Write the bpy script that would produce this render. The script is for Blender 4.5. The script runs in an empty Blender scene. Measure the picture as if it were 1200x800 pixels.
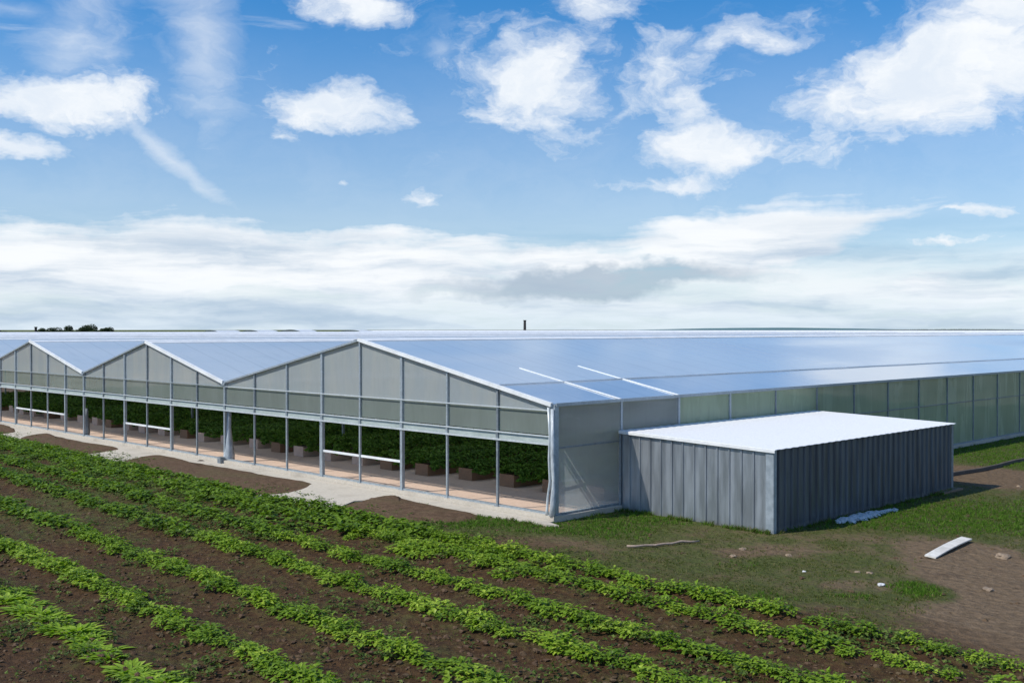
import bpy, bmesh, math, random
import numpy as np
from mathutils import Vector, Matrix, noise
from mathutils.geometry import tessellate_polygon
random.seed(7); np.random.seed(7)
PI = math.pi
sc = bpy.context.scene
COL = sc.collection

# ------------------------------------------------------------------ camera
H = 5.8; FPX = 1255.0
YAW = math.atan((1874 - 600) / 1255)
FW = (-math.sin(YAW), math.cos(YAW)); RT = (math.cos(YAW), math.sin(YAW))
CX, CY = 22.241, -23.727
cam_d = bpy.data.cameras.new('camera'); cam = bpy.data.objects.new('camera', cam_d); COL.objects.link(cam)
cam_d.sensor_width = 36; cam_d.lens = 36 * FPX / 1200; cam_d.clip_end = 30000; cam_d.clip_start = .1
cam.location = (CX, CY, H)
cam.rotation_euler = (PI/2 - math.atan(14/1255), 0, YAW)
sc.camera = cam

def g(px, py, z=0.0):
    """survey helper: the ground point seen at a place of the 1200x800 photograph"""
    d = FPX*(H-z)/(py-386); l = (px-600)/FPX*d
    return (CX + d*FW[0] + l*RT[0], CY + d*FW[1] + l*RT[1])
def far(px, depth):
    l = (px-600)/FPX*depth
    return (CX + depth*FW[0] + l*RT[0], CY + depth*FW[1] + l*RT[1])

# ------------------------------------------------------------------ sun, sky
SUN_EL = math.radians(47); SUN_DIR = Vector((-.38, -.925, 0)).normalized()   # horizontal direction towards the sun
sun_d = bpy.data.lights.new('sun', 'SUN'); sun = bpy.data.objects.new('sun', sun_d); COL.objects.link(sun)
sun_d.energy = 4.2; sun_d.angle = math.radians(.6); sun_d.color = (1, .94, .83)
sv = Vector((SUN_DIR.x*math.cos(SUN_EL), SUN_DIR.y*math.cos(SUN_EL), math.sin(SUN_EL)))
sun.rotation_euler = sv.to_track_quat('Z', 'Y').to_euler()
sc.view_settings.view_transform = 'Standard'; sc.view_settings.look = 'None'
sc.view_settings.gamma = 1; sc.view_settings.use_curve_mapping = False
sc.view_settings.exposure = 0.0
sc.cycles.use_denoising = True
sc.cycles.max_bounces = 8; sc.cycles.transparent_max_bounces = 24
sc.cycles.sample_clamp_indirect = 6

W = bpy.data.worlds.new('World'); sc.world = W; W.use_nodes = True
nt = W.node_tree; nt.nodes.clear()
class NT:
    """tiny node helper"""
    def __init__(s, nt): s.nt = nt
    def n(s, t, **kw):
        o = s.nt.nodes.new(t)
        for k, v in kw.items(): setattr(o, k, v)
        return o
    def l(s, a, b): s.nt.links.new(a, b)
    def put(s, sock, v):
        if isinstance(v, bpy.types.NodeSocket): s.l(v, sock)
        elif v is not None:
            try: sock.default_value = v
            except Exception:
                sock.default_value = (v, v, v) if isinstance(v, (int, float)) else tuple(v)[:len(sock.default_value)]
    def m(s, op, a, b=None, c=None, clamp=False):
        o = s.n('ShaderNodeMath', operation=op, use_clamp=clamp); s.put(o.inputs[0], a)
        if b is not None: s.put(o.inputs[1], b)
        if c is not None: s.put(o.inputs[2], c)
        return o.outputs[0]
    def vm(s, op, a, b=None, out=0):
        o = s.n('ShaderNodeVectorMath', operation=op); s.put(o.inputs[0], a)
        if b is not None: s.put(o.inputs[1], b)
        return o.outputs[out]
    def comb(s, x, y, z):
        o = s.n('ShaderNodeCombineXYZ'); s.put(o.inputs[0], x); s.put(o.inputs[1], y); s.put(o.inputs[2], z); return o.outputs[0]
    def ss(s, v, lo, hi, a=0., b=1., kind='SMOOTHSTEP'):
        o = s.n('ShaderNodeMapRange', interpolation_type=kind); s.put(o.inputs[0], v)
        for i, q in enumerate((lo, hi, a, b)): s.put(o.inputs[i+1], q)
        return o.outputs[0]
    def noise(s, vec, scale, detail=4, rough=.55, dist=0., col=False):
        o = s.n('ShaderNodeTexNoise'); s.put(o.inputs['Vector'], vec); o.inputs['Scale'].default_value = scale
        o.inputs['Detail'].default_value = detail; o.inputs['Roughness'].default_value = rough; o.inputs['Distortion'].default_value = dist
        return o.outputs[1 if col else 0]
    def mix(s, f, a, b, mode='MIX'):
        o = s.n('ShaderNodeMix', data_type='RGBA', blend_type=mode); s.put(o.inputs[0], f)
        for i, v in ((6, a), (7, b)):
            if isinstance(v, tuple) and len(v) == 3: v = v + (1,)
            s.put(o.inputs[i], v)
        return o.outputs[2]

N = NT(nt)
sky = N.n('ShaderNodeTexSky', sky_type='NISHITA', sun_disc=False)
sky.sun_elevation = SUN_EL
sky.sun_rotation = math.atan2(sv.x, sv.y)
sky.air_density = 1.0; sky.dust_density = .35; sky.ozone_density = 2.5; sky.altitude = 0
D = N.n('ShaderNodeTexCoord').outputs['Generated']
sep = N.n('ShaderNodeSeparateXYZ'); N.l(D, sep.inputs[0]); dx, dy, dz = sep.outputs
AZ0 = math.atan2(FW[0], FW[1])                       # compass bearing the valley looks along
rx = N.m('ADD', N.m('MULTIPLY', dx, RT[0]), N.m('MULTIPLY', dy, RT[1]))
fx = N.m('ADD', N.m('MULTIPLY', dx, FW[0]), N.m('MULTIPLY', dy, FW[1]))
az = N.m('ARCTAN2', rx, fx)
el = N.m('ARCSINE', dz)
uv = N.comb(az, el, 0)
w1 = N.noise(N.vm('MULTIPLY', uv, (1, 1.6, 1)), 9, 5, .6, 0, True)
w2 = N.vm('SUBTRACT', w1, (.5, .5, .5))
uvw = N.vm('ADD', uv, N.vm('MULTIPLY', w2, (.13, .07, 0)))
fine = N.noise(N.vm('MULTIPLY', uvw, (1, 1.7, 1)), 20, 7, .64)
wisp = N.noise(N.vm('MULTIPLY', uvw, (1, 2.2, 1)), 9, 6, .6, .6)
def cloud_at(px, py, rxp, ryp, rot, w, vec=None):
    a = math.atan((px-600)/FPX); e = math.atan((386-py)/FPX*math.cos(a))
    mp = N.n('ShaderNodeMapping', vector_type='TEXTURE'); N.l(vec or uvw, mp.inputs[0])
    mp.inputs[1].default_value = (a, e, 0); mp.inputs[2].default_value = (0, 0, math.radians(rot))
    mp.inputs[3].default_value = (rxp/FPX*1.5, ryp/FPX*1.5, 1)
    gr = N.n('ShaderNodeTexGradient', gradient_type='SPHERICAL'); N.l(mp.outputs[0], gr.inputs[0])
    return N.m('MULTIPLY', gr.outputs['Fac'], w)
def union(items):
    f = None
    for c in items:
        v = cloud_at(*c); f = v if f is None else N.m('SMOOTH_MAX', f, v, .12)
    return f
CUM = [(80,118,88,27,0,1.5),(20,173,55,14,0,1.2),(390,122,80,29,-3,1.5),(415,5,62,19,-5,1.1),(625,100,95,62,-15,1.15),
       (700,8,60,32,0,.85),(650,140,80,26,-20,.9),(785,72,52,42,20,1.0),(832,162,66,36,0,1.25),(812,118,36,46,15,.9),(862,44,78,20,12,.85),(735,120,60,34,35,.6),
       (1095,92,170,66,17,1.4),(990,120,95,46,10,1.1),(1190,12,60,30,0,1.2),(1185,75,100,66,10,1.15),
       (1000,168,75,15,8,.7),(905,222,0.1,0.1,0,0),(780,214,110,15,3,.75),(1120,286,46,9,2,1.0),(1120,256,48,8,4,.75),(490,233,28,13,8,.8),(325,158,32,14,-12,.65),(402,214,17,6,0,.6),
       (-200,90,150,50,5,1.3),(1500,150,200,60,-5,1.4),(-420,220,160,40,0,1.2),(1800,80,220,70,5,1.2)]
cumf = union([c for c in CUM if c[5] > 0])
cum = N.ss(N.m('ADD', N.m('ADD', cumf, N.m('MULTIPLY', N.m('SUBTRACT', fine, .5), 1.5)), N.m('MULTIPLY', N.m('SUBTRACT', wisp, .5), 1.1)), .10, 1.05)
CIR = [(240,60,44,150,4,.7),(85,45,50,120,-12,.7),(205,185,150,17,-37,.95),(130,70,20,120,0,.4),(150,150,90,26,-25,.6),(60,200,150,50,0,.4),(250,130,60,18,0,.55),(560,60,60,90,0,.25),(500,200,150,60,0,.25),(30,10,80,14,-10,.6),(880,330,260,40,0,.5),(520,60,24,14,10,.5)]
uvc = N.vm('ADD', uv, N.vm('MULTIPLY', w2, (.05, .03, 0)))
cirf = union([c + (uvc,) for c in CIR])
cir = N.m('MULTIPLY', N.ss(N.m('ADD', cirf, N.m('MULTIPLY', N.m('SUBTRACT', wisp, .5), 1.3)), -.05, 1.0), .68)
# the low bank towards the horizon: a flat layer seen edge on
BNK = [(850,285,165,42,6,1.5),(660,318,170,34,3,1.2),(960,262,150,22,4,.8),(120,305,330,52,0,1.3),(420,318,260,48,0,1.3),(30,262,140,20,0,.7),(1090,330,220,24,3,.75),(1150,352,200,28,0,.9),
       (-500,310,400,60,0,1.3),(1700,320,400,60,0,1.2)]
bnkf = union(BNK)
uvb = N.vm('ADD', uv, N.vm('MULTIPLY', w2, (.10, .018, 0)))
lay = N.noise(N.vm('MULTIPLY', uvb, (1.0, 7.5, 1)), 6, 7, .58, .2)
lay2 = N.noise(N.vm('MULTIPLY', uvb, (1.0, 8, 1)), 4.2, 6, .58, .1)
bank = N.ss(N.m('ADD', bnkf, N.m('MULTIPLY', N.m('SUBTRACT', lay, .5), 1.7)), .12, .9)
low = N.ss(el, .13, .02, 0, .97)
low = N.m('MULTIPLY', low, N.ss(lay, .3, .55, .75, 1))
veil = N.ss(el, .34, .03, 0.0, .36)
bank = N.m('MAXIMUM', bank, low)
dens = N.m('MAXIMUM', N.m('MAXIMUM', cum, cir), N.m('MAXIMUM', bank, veil))
# clouds elsewhere in the dome (overhead and behind)
dom = N.ss(N.noise(N.vm('MULTIPLY', D, (1, 1, 2.2)), 2.2, 6, .6), .50, .66, 0, .85)
dom = N.m('MULTIPLY', dom, N.ss(N.m('ABSOLUTE', az), .62, .95))
dens = N.m('MAXIMUM', dens, dom, clamp=True)
skyc = N.mix(1.0, sky.outputs[0], N.mix(N.ss(el, .05, .32), (.60, .92, 1.20), (.24, .93, 1.42)), 'MULTIPLY')
WHITE = (9.6, 9.9, 10.2); GREY = (4.6, 5.9, 7.4); PALE = (7.3, 8.5, 9.5)
shade = N.ss(N.m('ADD', N.m('MULTIPLY', lay2, .75), N.m('MULTIPLY', lay, .25)), .42, .66)
shade = N.m('MULTIPLY', shade, N.ss(el, .12, .06, 0, 1))
cl = N.mix(shade, N.mix(N.ss(el, .05, .0, 0, .8), WHITE, PALE), GREY)
soft = N.ss(N.noise(N.vm('MULTIPLY', uvw, (1,1.5,1)), 10, 7, .65), .34, .64, 0, .8)
cl = N.mix(N.m('MULTIPLY', soft, N.ss(el, .08, .14)), cl, (7.3, 8.2, 9.4))
und = cloud_at(700, 330, 150, 13, 3, 1.6)           # flat grey underside of the long bank
cl = N.mix(N.m('MINIMUM', N.m('MULTIPLY', und, 1.1), .85), cl, (4.3, 5.3, 6.4))
skyfin = N.mix(dens, skyc, cl)
bg = N.n('ShaderNodeBackground'); N.l(skyfin, bg.inputs[0]); bg.inputs[1].default_value = .1
wo = N.n('ShaderNodeOutputWorld'); N.l(bg.outputs[0], wo.inputs[0])

# ------------------------------------------------------------------ helpers
class MB:
    def __init__(s): s.v = []; s.f = []; s.t = []; s.cur = 0.; s.mi = []; s.curm = 0
    def face(s, pts, t=None):
        b = len(s.v); s.v.extend(pts); s.f.append(tuple(range(b, b+len(pts)))); s.t.append(s.cur if t is None else t); s.mi.append(s.curm)
    def box(s, x0, x1, y0, y1, z0, z1):
        b = len(s.v)
        s.v += [(x0,y0,z0),(x1,y0,z0),(x1,y1,z0),(x0,y1,z0),(x0,y0,z1),(x1,y0,z1),(x1,y1,z1),(x0,y1,z1)]
        for q in ((0,3,2,1),(4,5,6,7),(0,1,5,4),(1,2,6,5),(2,3,7,6),(3,0,4,7)): s.f.append(tuple(b+i for i in q)); s.t.append(s.cur); s.mi.append(s.curm)
    def bar(s, a, b, w, h, up=(0,0,1)):
        a = Vector(a); b = Vector(b); d = (b-a).normalized(); up = Vector(up)
        sd = d.cross(up).normalized(); u = sd.cross(d).normalized(); k = len(s.v)
        for p in (a, b):
            for sx, sz in ((-1,-1),(1,-1),(1,1),(-1,1)): s.v.append(tuple(p + sd*sx*w/2 + u*sz*h/2))
        for q in ((0,3,2,1),(4,5,6,7),(0,1,5,4),(1,2,6,5),(2,3,7,6),(3,0,4,7)): s.f.append(tuple(k+i for i in q)); s.t.append(s.cur); s.mi.append(s.curm)
    def tube(s, pts, rads, n=8, closed=True):
        k = len(s.v); pts = [Vector(p) for p in pts]
        if not isinstance(rads, (list, tuple)): rads = [rads]*len(pts)
        for i, p in enumerate(pts):
            d = (pts[min(i+1, len(pts)-1)] - pts[max(i-1, 0)]).normalized()
            a = d.orthogonal().normalized() if abs(d.z) < .9 else Vector((1,0,0)); a = (a - d*a.dot(d)).normalized(); b = d.cross(a)
            for j in range(n):
                t = 2*PI*j/n; s.v.append(tuple(p + (a*math.cos(t)+b*math.sin(t))*rads[i]))
        for i in range(len(pts)-1):
            for j in range(n):
                s.f.append((k+i*n+j, k+i*n+(j+1)%n, k+(i+1)*n+(j+1)%n, k+(i+1)*n+j)); s.t.append(s.cur); s.mi.append(s.curm)
        if closed:
            s.f.append(tuple(k+j for j in reversed(range(n)))); s.f.append(tuple(k+(len(pts)-1)*n+j for j in range(n))); s.t += [s.cur]*2; s.mi += [s.curm]*2
    def mesh(s, name, mats, smooth=False):
        me = bpy.data.meshes.new(name); me.from_pydata([tuple(p) for p in s.v], [], s.f); me.update()
        for m_ in (mats if isinstance(mats, (list, tuple)) else [mats]): me.materials.append(m_)
        at = me.attributes.new('tint', 'FLOAT', 'FACE'); at.data.foreach_set('value', np.array(s.t, dtype=np.float32))
        me.polygons.foreach_set('material_index', s.mi)
        if smooth: me.polygons.foreach_set('use_smooth', [True]*len(me.polygons))
        return me
    def build(s, name, mats, parent=None, smooth=False, loc=None):
        o = bpy.data.objects.new(name, s.mesh(name, mats, smooth)); COL.objects.link(o)
        if parent: o.parent = parent
        if loc: o.location = loc
        return o
def tag(o, label=None, cat=None, group=None, kind=None):
    if label: o['label'] = label
    if cat: o['category'] = cat
    if group: o['group'] = group
    if kind: o['kind'] = kind
    return o
def empty(name, loc=(0,0,0), rz=0):
    o = bpy.data.objects.new(name, None); COL.objects.link(o); o.location = loc; o.rotation_euler = (0,0,rz); o.empty_display_size = .3; return o
def copy_tree(o, parent=None):
    c = o.copy(); COL.objects.link(c)
    if parent: c.parent = parent
    for ch in list(o.children): copy_tree(ch, c)
    return c

# ------------------------------------------------------------------ materials
def mat(name):
    m = bpy.data.materials.new(name); m.use_nodes = True; m.node_tree.nodes.clear()
    k = NT(m.node_tree); k.out = k.n('ShaderNodeOutputMaterial'); return m, k
def bump(k, h, strength=.4, dist=.02):
    b = k.n('ShaderNodeBump'); b.inputs['Strength'].default_value = strength; b.inputs['Distance'].default_value = dist; k.put(b.inputs['Height'], h); return b.outputs[0]
def prin(k, col, rough=.6, metal=0., normal=None, spec=.5):
    p = k.n('ShaderNodeBsdfPrincipled')
    if isinstance(col, tuple) and len(col) == 3: col = col + (1,)
    k.put(p.inputs['Base Color'], col); k.put(p.inputs['Roughness'], rough); k.put(p.inputs['Metallic'], metal); p.inputs['Specular IOR Level'].default_value = spec
    if normal is not None: k.l(normal, p.inputs['Normal'])
    return p.outputs[0]
def simple(name, c1, c2, scale=8, rough=.6, metal=0., bs=.2, bd=.01, stretch=(1,1,1), spec=.5, detail=5):
    m, k = mat(name); co = k.n('ShaderNodeTexCoord').outputs['Object']
    n = k.noise(k.vm('MULTIPLY', co, stretch), scale, detail, .6); n2 = k.noise(co, scale*.23, 3, .5)
    c = k.mix(k.ss(n, .3, .7), c1, c2); c = k.mix(k.ss(n2, .35, .7, 0, .35), c, tuple(x*.7 for x in c1))
    k.l(prin(k, c, k.ss(n, .2, .8, rough*.8, min(1, rough*1.2)), metal, bump(k, n, bs, bd), spec), k.out.inputs[0]); return m
M = {}
M['steel'] = simple('galvanised_steel', (.31,.36,.40), (.43,.48,.52), 14, .42, .35)
M['steel_dark'] = simple('weathered_steel', (.19,.22,.25), (.30,.34,.37), 12, .5, .3)
M['white_metal'] = simple('white_painted_metal', (.74,.76,.78), (.84,.85,.86), 6, .42, 0)
M['trim_light'] = simple('light_steel', (.55,.60,.63), (.66,.70,.73), 9, .4, .2)
M['curtain'] = simple('rolled_side_curtain', (.34,.40,.39), (.44,.49,.48), 5, .5, 0, stretch=(1,1,6))
M['timber'] = simple('damp_timber', (.22,.12,.07), (.34,.20,.12), 9, .8, 0, .4, stretch=(1,1,7))
M['pale_brick'] = simple('pale_pink_block', (.60,.42,.33), (.70,.52,.42), 9, .9)
M['board'] = simple('white_board', (.60,.56,.50), (.78,.75,.70), 7, .6)
M['rubble'] = simple('white_rubble', (.45,.45,.47), (.75,.75,.77), 22, .9)
M['stone'] = simple('pale_stone', (.20,.145,.10), (.32,.24,.17), 15, .9)
M['stick'] = simple('dry_stick', (.30,.22,.17), (.42,.33,.27), 15, .9)
M['kerb'] = simple('dark_edging', (.06,.05,.042), (.12,.10,.085), 10, .85)
M['bark'] = simple('bark', (.07,.05,.035), (.13,.09,.06), 8, .9)
M['black'] = simple('sooty_brick', (.016,.014,.014), (.03,.026,.025), 4, .8)
M['roll'] = simple('rolled_film', (.34,.38,.42), (.58,.62,.66), 7, .28, 0, .8, .04, stretch=(1,1,.35))

def film(name, col, transp, transl, rough, spec_ior=1.45, streak=(.15,1,1), bstr=.25, refl=1.0, seam=0, dirty=.12):
    """sheet plastic: some light goes straight through, some is scattered through, the skin reflects"""
    m, k = mat(name); co = k.n('ShaderNodeTexCoord').outputs['Object']
    n = k.noise(k.vm('MULTIPLY', co, streak), 1.1, 4, .55, .4); n2 = k.noise(co, .35, 3, .5)
    dirt = k.noise(k.vm('MULTIPLY', co, (3, 3, .6)), 2.4, 5, .65)
    c = k.mix(k.ss(n, .3, .7), col, tuple(min(1, x*1.14) for x in col)); c = k.mix(k.ss(dirt, .42, .75, 0, dirty), c, tuple(x*.72 for x in col))
    if seam:                                     # welded joints between the sheets, every 1.545 m along the roof
        sx = k.n('ShaderNodeSeparateXYZ'); k.l(co, sx.inputs[0]); fr_ = k.m('FRACT', k.m('DIVIDE', sx.outputs[1], 1.545))
        c = k.mix(k.m('MULTIPLY', k.m('LESS_THAN', fr_, .045), seam*2), c, tuple(x*.45 for x in col))
        c = k.mix(k.ss(k.noise(k.vm('MULTIPLY', co, (.12, 1.1, 1)), 1.3, 4, .6), .5, .75, 0, .22), c, tuple(x*.72 for x in col))
    nb = bump(k, k.m('ADD', k.m('MULTIPLY', n2, .8), k.m('MULTIPLY', n, .2)), bstr, .12)
    df = k.n('ShaderNodeBsdfDiffuse'); k.l(c, df.inputs[0]); k.l(nb, df.inputs['Normal'])
    tl = k.n('ShaderNodeBsdfTranslucent'); k.l(c, tl.inputs[0])
    tr = k.n('ShaderNodeBsdfTransparent'); tr.inputs[0].default_value = tuple(min(1, x**.3) for x in col) + (1,)
    gl = k.n('ShaderNodeBsdfGlossy'); gl.inputs[0].default_value = (.95,.97,1,1); k.put(gl.inputs['Roughness'], k.ss(n, .3, .7, rough*.7, rough*1.3)); k.l(nb, gl.inputs['Normal'])
    a = k.n('ShaderNodeMixShader'); a.inputs[0].default_value = transl; k.l(df.outputs[0], a.inputs[1]); k.l(tl.outputs[0], a.inputs[2])
    b = k.n('ShaderNodeMixShader'); b.inputs[0].default_value = transp; k.l(a.outputs[0], b.inputs[1]); k.l(tr.outputs[0], b.inputs[2])
    fr = k.n('ShaderNodeFresnel'); fr.inputs['IOR'].default_value = spec_ior; k.l(nb, fr.inputs['Normal'])
    d = k.n('ShaderNodeMixShader'); k.put(d.inputs[0], k.m('MULTIPLY', fr.outputs[0], refl, clamp=True)); k.l(b.outputs[0], d.inputs[1]); k.l(gl.outputs[0], d.inputs[2])
    k.l(d.outputs[0], k.out.inputs[0]); return m
M['gable_film'] = film('gable_film', (.82,.93,1.0), .46, .42, .12, 1.5, (.9,.9,.2), .16, 1.7, dirty=.2)
M['gable_dim'] = film('dimmed_gable_film', (.56,.66,.63), .58, .42, .12, 1.5, (.9,.9,.2), .16, 1.7, dirty=.2)  # darker, greener tint paints in the gable's light gradient below the upper rail
M['side_film'] = film('side_film', (.74,.82,.84), .54, .55, .22, 1.40, (1,.3,1), .15, .8)
M['side_far'] = film('green_tinted_film', (.68,.84,.60), .26, .55, .25, 1.4, (1,1.3,.2), .15, 1.0, dirty=.2)
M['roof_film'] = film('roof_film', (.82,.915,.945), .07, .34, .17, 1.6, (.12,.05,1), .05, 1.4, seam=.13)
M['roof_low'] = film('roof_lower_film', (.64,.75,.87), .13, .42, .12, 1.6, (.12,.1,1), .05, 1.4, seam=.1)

def leaf_mat(name, c1, c2, c3, rough=.45, trans=.3, obj_rand=.35):
    m, k = mat(name); at = k.n('ShaderNodeAttribute', attribute_name='tint'); oi = k.n('ShaderNodeObjectInfo')
    co = k.n('ShaderNodeTexCoord').outputs['Object']
    t = k.m('ADD', k.m('MULTIPLY', at.outputs['Fac'], 1-obj_rand), k.m('MULTIPLY', oi.outputs['Random'], obj_rand))
    c = k.mix(k.ss(t, .05, .6), c1, c2); c = k.mix(k.ss(t, .62, .98), c, c3)
    p = k.n('ShaderNodeBsdfPrincipled'); k.l(c, p.inputs['Base Color']); p.inputs['Roughness'].default_value = rough; p.inputs['Specular IOR Level'].default_value = .22
    tl = k.n('ShaderNodeBsdfTranslucent'); k.l(k.mix(1., c, (1.3,1.5,.6), 'MULTIPLY'), tl.inputs[0])
    x = k.n('ShaderNodeMixShader'); x.inputs[0].default_value = trans; k.l(p.outputs[0], x.inputs[1]); k.l(tl.outputs[0], x.inputs[2])
    k.l(x.outputs[0], k.out.inputs[0]); return m
M['leaf'] = leaf_mat('crop_leaf', (.070,.135,.010), (.18,.285,.020), (.37,.47,.055), obj_rand=.5)
M['leaf_bright'] = leaf_mat('bright_crop_leaf', (.13,.23,.016), (.26,.39,.035), (.40,.52,.07), .5, .35)
M['weed'] = leaf_mat('weed_leaf', (.045,.075,.012), (.080,.130,.018), (.15,.20,.04), .6, .25, 0)
M['grass'] = leaf_mat('grass_blade', (.055,.080,.014), (.095,.125,.022), (.24,.20,.09), .6, .25, 0)
M['grass_lush'] = leaf_mat('lush_grass_blade', (.052,.115,.010), (.095,.20,.018), (.16,.26,.035), .6, .25, 0)
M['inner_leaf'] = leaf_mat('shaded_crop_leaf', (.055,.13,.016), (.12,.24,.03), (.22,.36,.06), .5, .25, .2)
M['tree_leaf'] = leaf_mat('tree_leaf', (.018,.035,.012), (.032,.055,.018), (.05,.08,.025), .7, .1, .2)

def ground_mat():
    m, k = mat('ground'); co = k.n('ShaderNodeTexCoord').outputs['Object']
    ga = k.n('ShaderNodeAttribute', attribute_name='green').outputs['Fac']
    ra = k.n('ShaderNodeAttribute', attribute_name='till').outputs['Fac']
    pa = k.n('ShaderNodeAttribute', attribute_name='pale').outputs['Fac']
    n1 = k.noise(co, 1.1, 8, .68); n2 = k.noise(co, 6, 6, .7); n3 = k.noise(co, 28, 4, .7); n0 = k.noise(co, .28, 4, .5)
    vo = k.n('ShaderNodeTexVoronoi'); k.l(k.vm('ADD', co, k.vm('MULTIPLY', k.noise(co, 5, 3, .6, 0, True), (.15,.15,0))), vo.inputs['Vector']); vo.inputs['Scale'].default_value = 4.5
    soil = k.mix(k.ss(n2, .3, .72), (.043,.021,.008), (.125,.066,.028)); soil = k.mix(k.ss(n0, .35, .7, 0, .5), soil, (.068,.036,.017))
    soil = k.mix(k.ss(n3, .6, .78, 0, .55), soil, (.17,.115,.075))
    dirt = k.mix(k.ss(n2, .3, .72), (.150,.102,.060), (.245,.172,.108)); dirt = k.mix(k.ss(n3, .62, .8, 0, .5), dirt, (.34,.25,.17))
    dirt = k.mix(k.ss(n1, .5, .7, 0, .6), dirt, (.10,.066,.042))
    bare = k.mix(ra, k.mix(pa, k.mix(.45, soil, dirt), dirt), soil)
    grs = k.mix(k.ss(n2, .3, .7), (.062,.080,.018), (.105,.120,.032)); grs = k.mix(k.ss(n3, .5, .8, 0, .6), grs, (.14,.13,.06))
    f = k.ss(k.m('ADD', ga, k.m('MULTIPLY', k.m('SUBTRACT', k.m('ADD', k.m('MULTIPLY', n1, .6), k.m('MULTIPLY', n2, .4)), .5), 2.2)), .18, .85)
    c = k.mix(f, bare, grs)
    hgt = k.m('ADD', k.m('MULTIPLY', n2, .8), k.m('ADD', k.m('MULTIPLY', n3, .35), k.m('MULTIPLY', vo.outputs['Distance'], .5)))
    k.l(prin(k, c, .92, 0, bump(k, hgt, 1.0, .13), .2), k.out.inputs[0]); return m
M['ground'] = ground_mat()
def mound_mat():
    m, k = mat('tilled_soil'); co = k.n('ShaderNodeTexCoord').outputs['Object']
    n2 = k.noise(co, 5, 7, .7); n3 = k.noise(co, 24, 4, .7); n0 = k.noise(co, .6, 3, .5)
    c = k.mix(k.ss(n2, .3, .72), (.075,.045,.027), (.145,.092,.058)); c = k.mix(k.ss(n3, .6, .8, 0, .5), c, (.22,.15,.10)); c = k.mix(k.ss(n0, .45, .65, 0, .4), c, (.10,.085,.04))
    k.l(prin(k, c, .95, 0, bump(k, k.m('ADD', n2, k.m('MULTIPLY', n3, .4)), .8, .06), .2), k.out.inputs[0]); return m
M['mound'] = mound_mat()
def conc(name, a, b, stain, joint=0):
    m, k = mat(name); co = k.n('ShaderNodeTexCoord').outputs['Object']
    n1 = k.noise(co, .7, 6, .65); n2 = k.noise(co, 12, 5, .7)
    c = k.mix(k.ss(n2, .3, .7), a, b); c = k.mix(k.ss(n1, .48, .75, 0, .7), c, stain)
    k.l(prin(k, c, .85, 0, bump(k, n2, .35, .01), .25), k.out.inputs[0]); return m
M['concrete'] = conc('pale_concrete', (.46,.415,.35), (.56,.51,.44), (.34,.30,.25))
M['floor'] = conc('pink_floor', (.56,.41,.32), (.66,.50,.40), (.47,.34,.26))
M['path'] = conc('dirt_path', (.22,.15,.10), (.30,.21,.145), (.16,.11,.075))
def shed_metal(name, a, b):
    m, k = mat(name); co = k.n('ShaderNodeTexCoord').outputs['Object']
    n1 = k.noise(k.vm('MULTIPLY', co, (2.2, 2.2, .25)), 2.0, 5, .6); n2 = k.noise(k.vm('MULTIPLY', co, (1,1,.4)), 11, 5, .7)
    sx = k.n('ShaderNodeSeparateXYZ'); k.l(co, sx.inputs[0])
    c = k.mix(k.ss(n1, .3, .72), a, b); c = k.mix(k.ss(n2, .6, .8, 0, .3), c, tuple(x*1.4 for x in b))
    foot_glow = k.ss(k.m('ADD', sx.outputs[2], k.m('MULTIPLY', n2, .25)), .28, .08, 0, .7); c = k.mix(foot_glow, c, (.30,.30,.30))  # glow off the lit ground painted into the foot of the wall
    k.l(prin(k, c, k.ss(n1, .3, .7, .30, .48), .65, bump(k, n1, .25, .02)), k.out.inputs[0]); return m
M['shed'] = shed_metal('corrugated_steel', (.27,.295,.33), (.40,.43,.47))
M['shed_shade'] = shed_metal('shaded_corrugated_steel', (.095,.112,.145), (.145,.168,.205))  # shade of the sunless walls put into a darker base colour
M['shed_roof'] = simple('white_roof_sheet', (.84,.84,.85), (.87,.87,.88), 70, .5, 0, .1)
M['trim'] = simple('pale_trim', (.30,.35,.40), (.40,.45,.50), 6, .4, .3)

# ------------------------------------------------------------------ row layout (surveyed)
ROWM = [(.588, -533), (.464, -550), (.378, -553), (.318, -545), (.283, -543), (.249, -548), (.2265, -556)]
def rowpt(i, x):
    mm, xv = ROWM[i]; return g(x, 386 + mm*(x - xv))
ROWS = []
for i in range(7):
    a = Vector(rowpt(i, 0)); b = Vector(rowpt(i, 1000 if i > 3 else 300)); d = (b-a).normalized()
    nrm = Vector((-d.y, d.x)); ROWS.append((a, d, nrm))
def in_poly(x, y, P):
    c = False; j = len(P)-1
    for i in range(len(P)):
        if (P[i][1] > y) != (P[j][1] > y) and x < (P[j][0]-P[i][0])*(y-P[i][1])/(P[j][1]-P[i][1]) + P[i][0]: c = not c
        j = i
    return c

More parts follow.
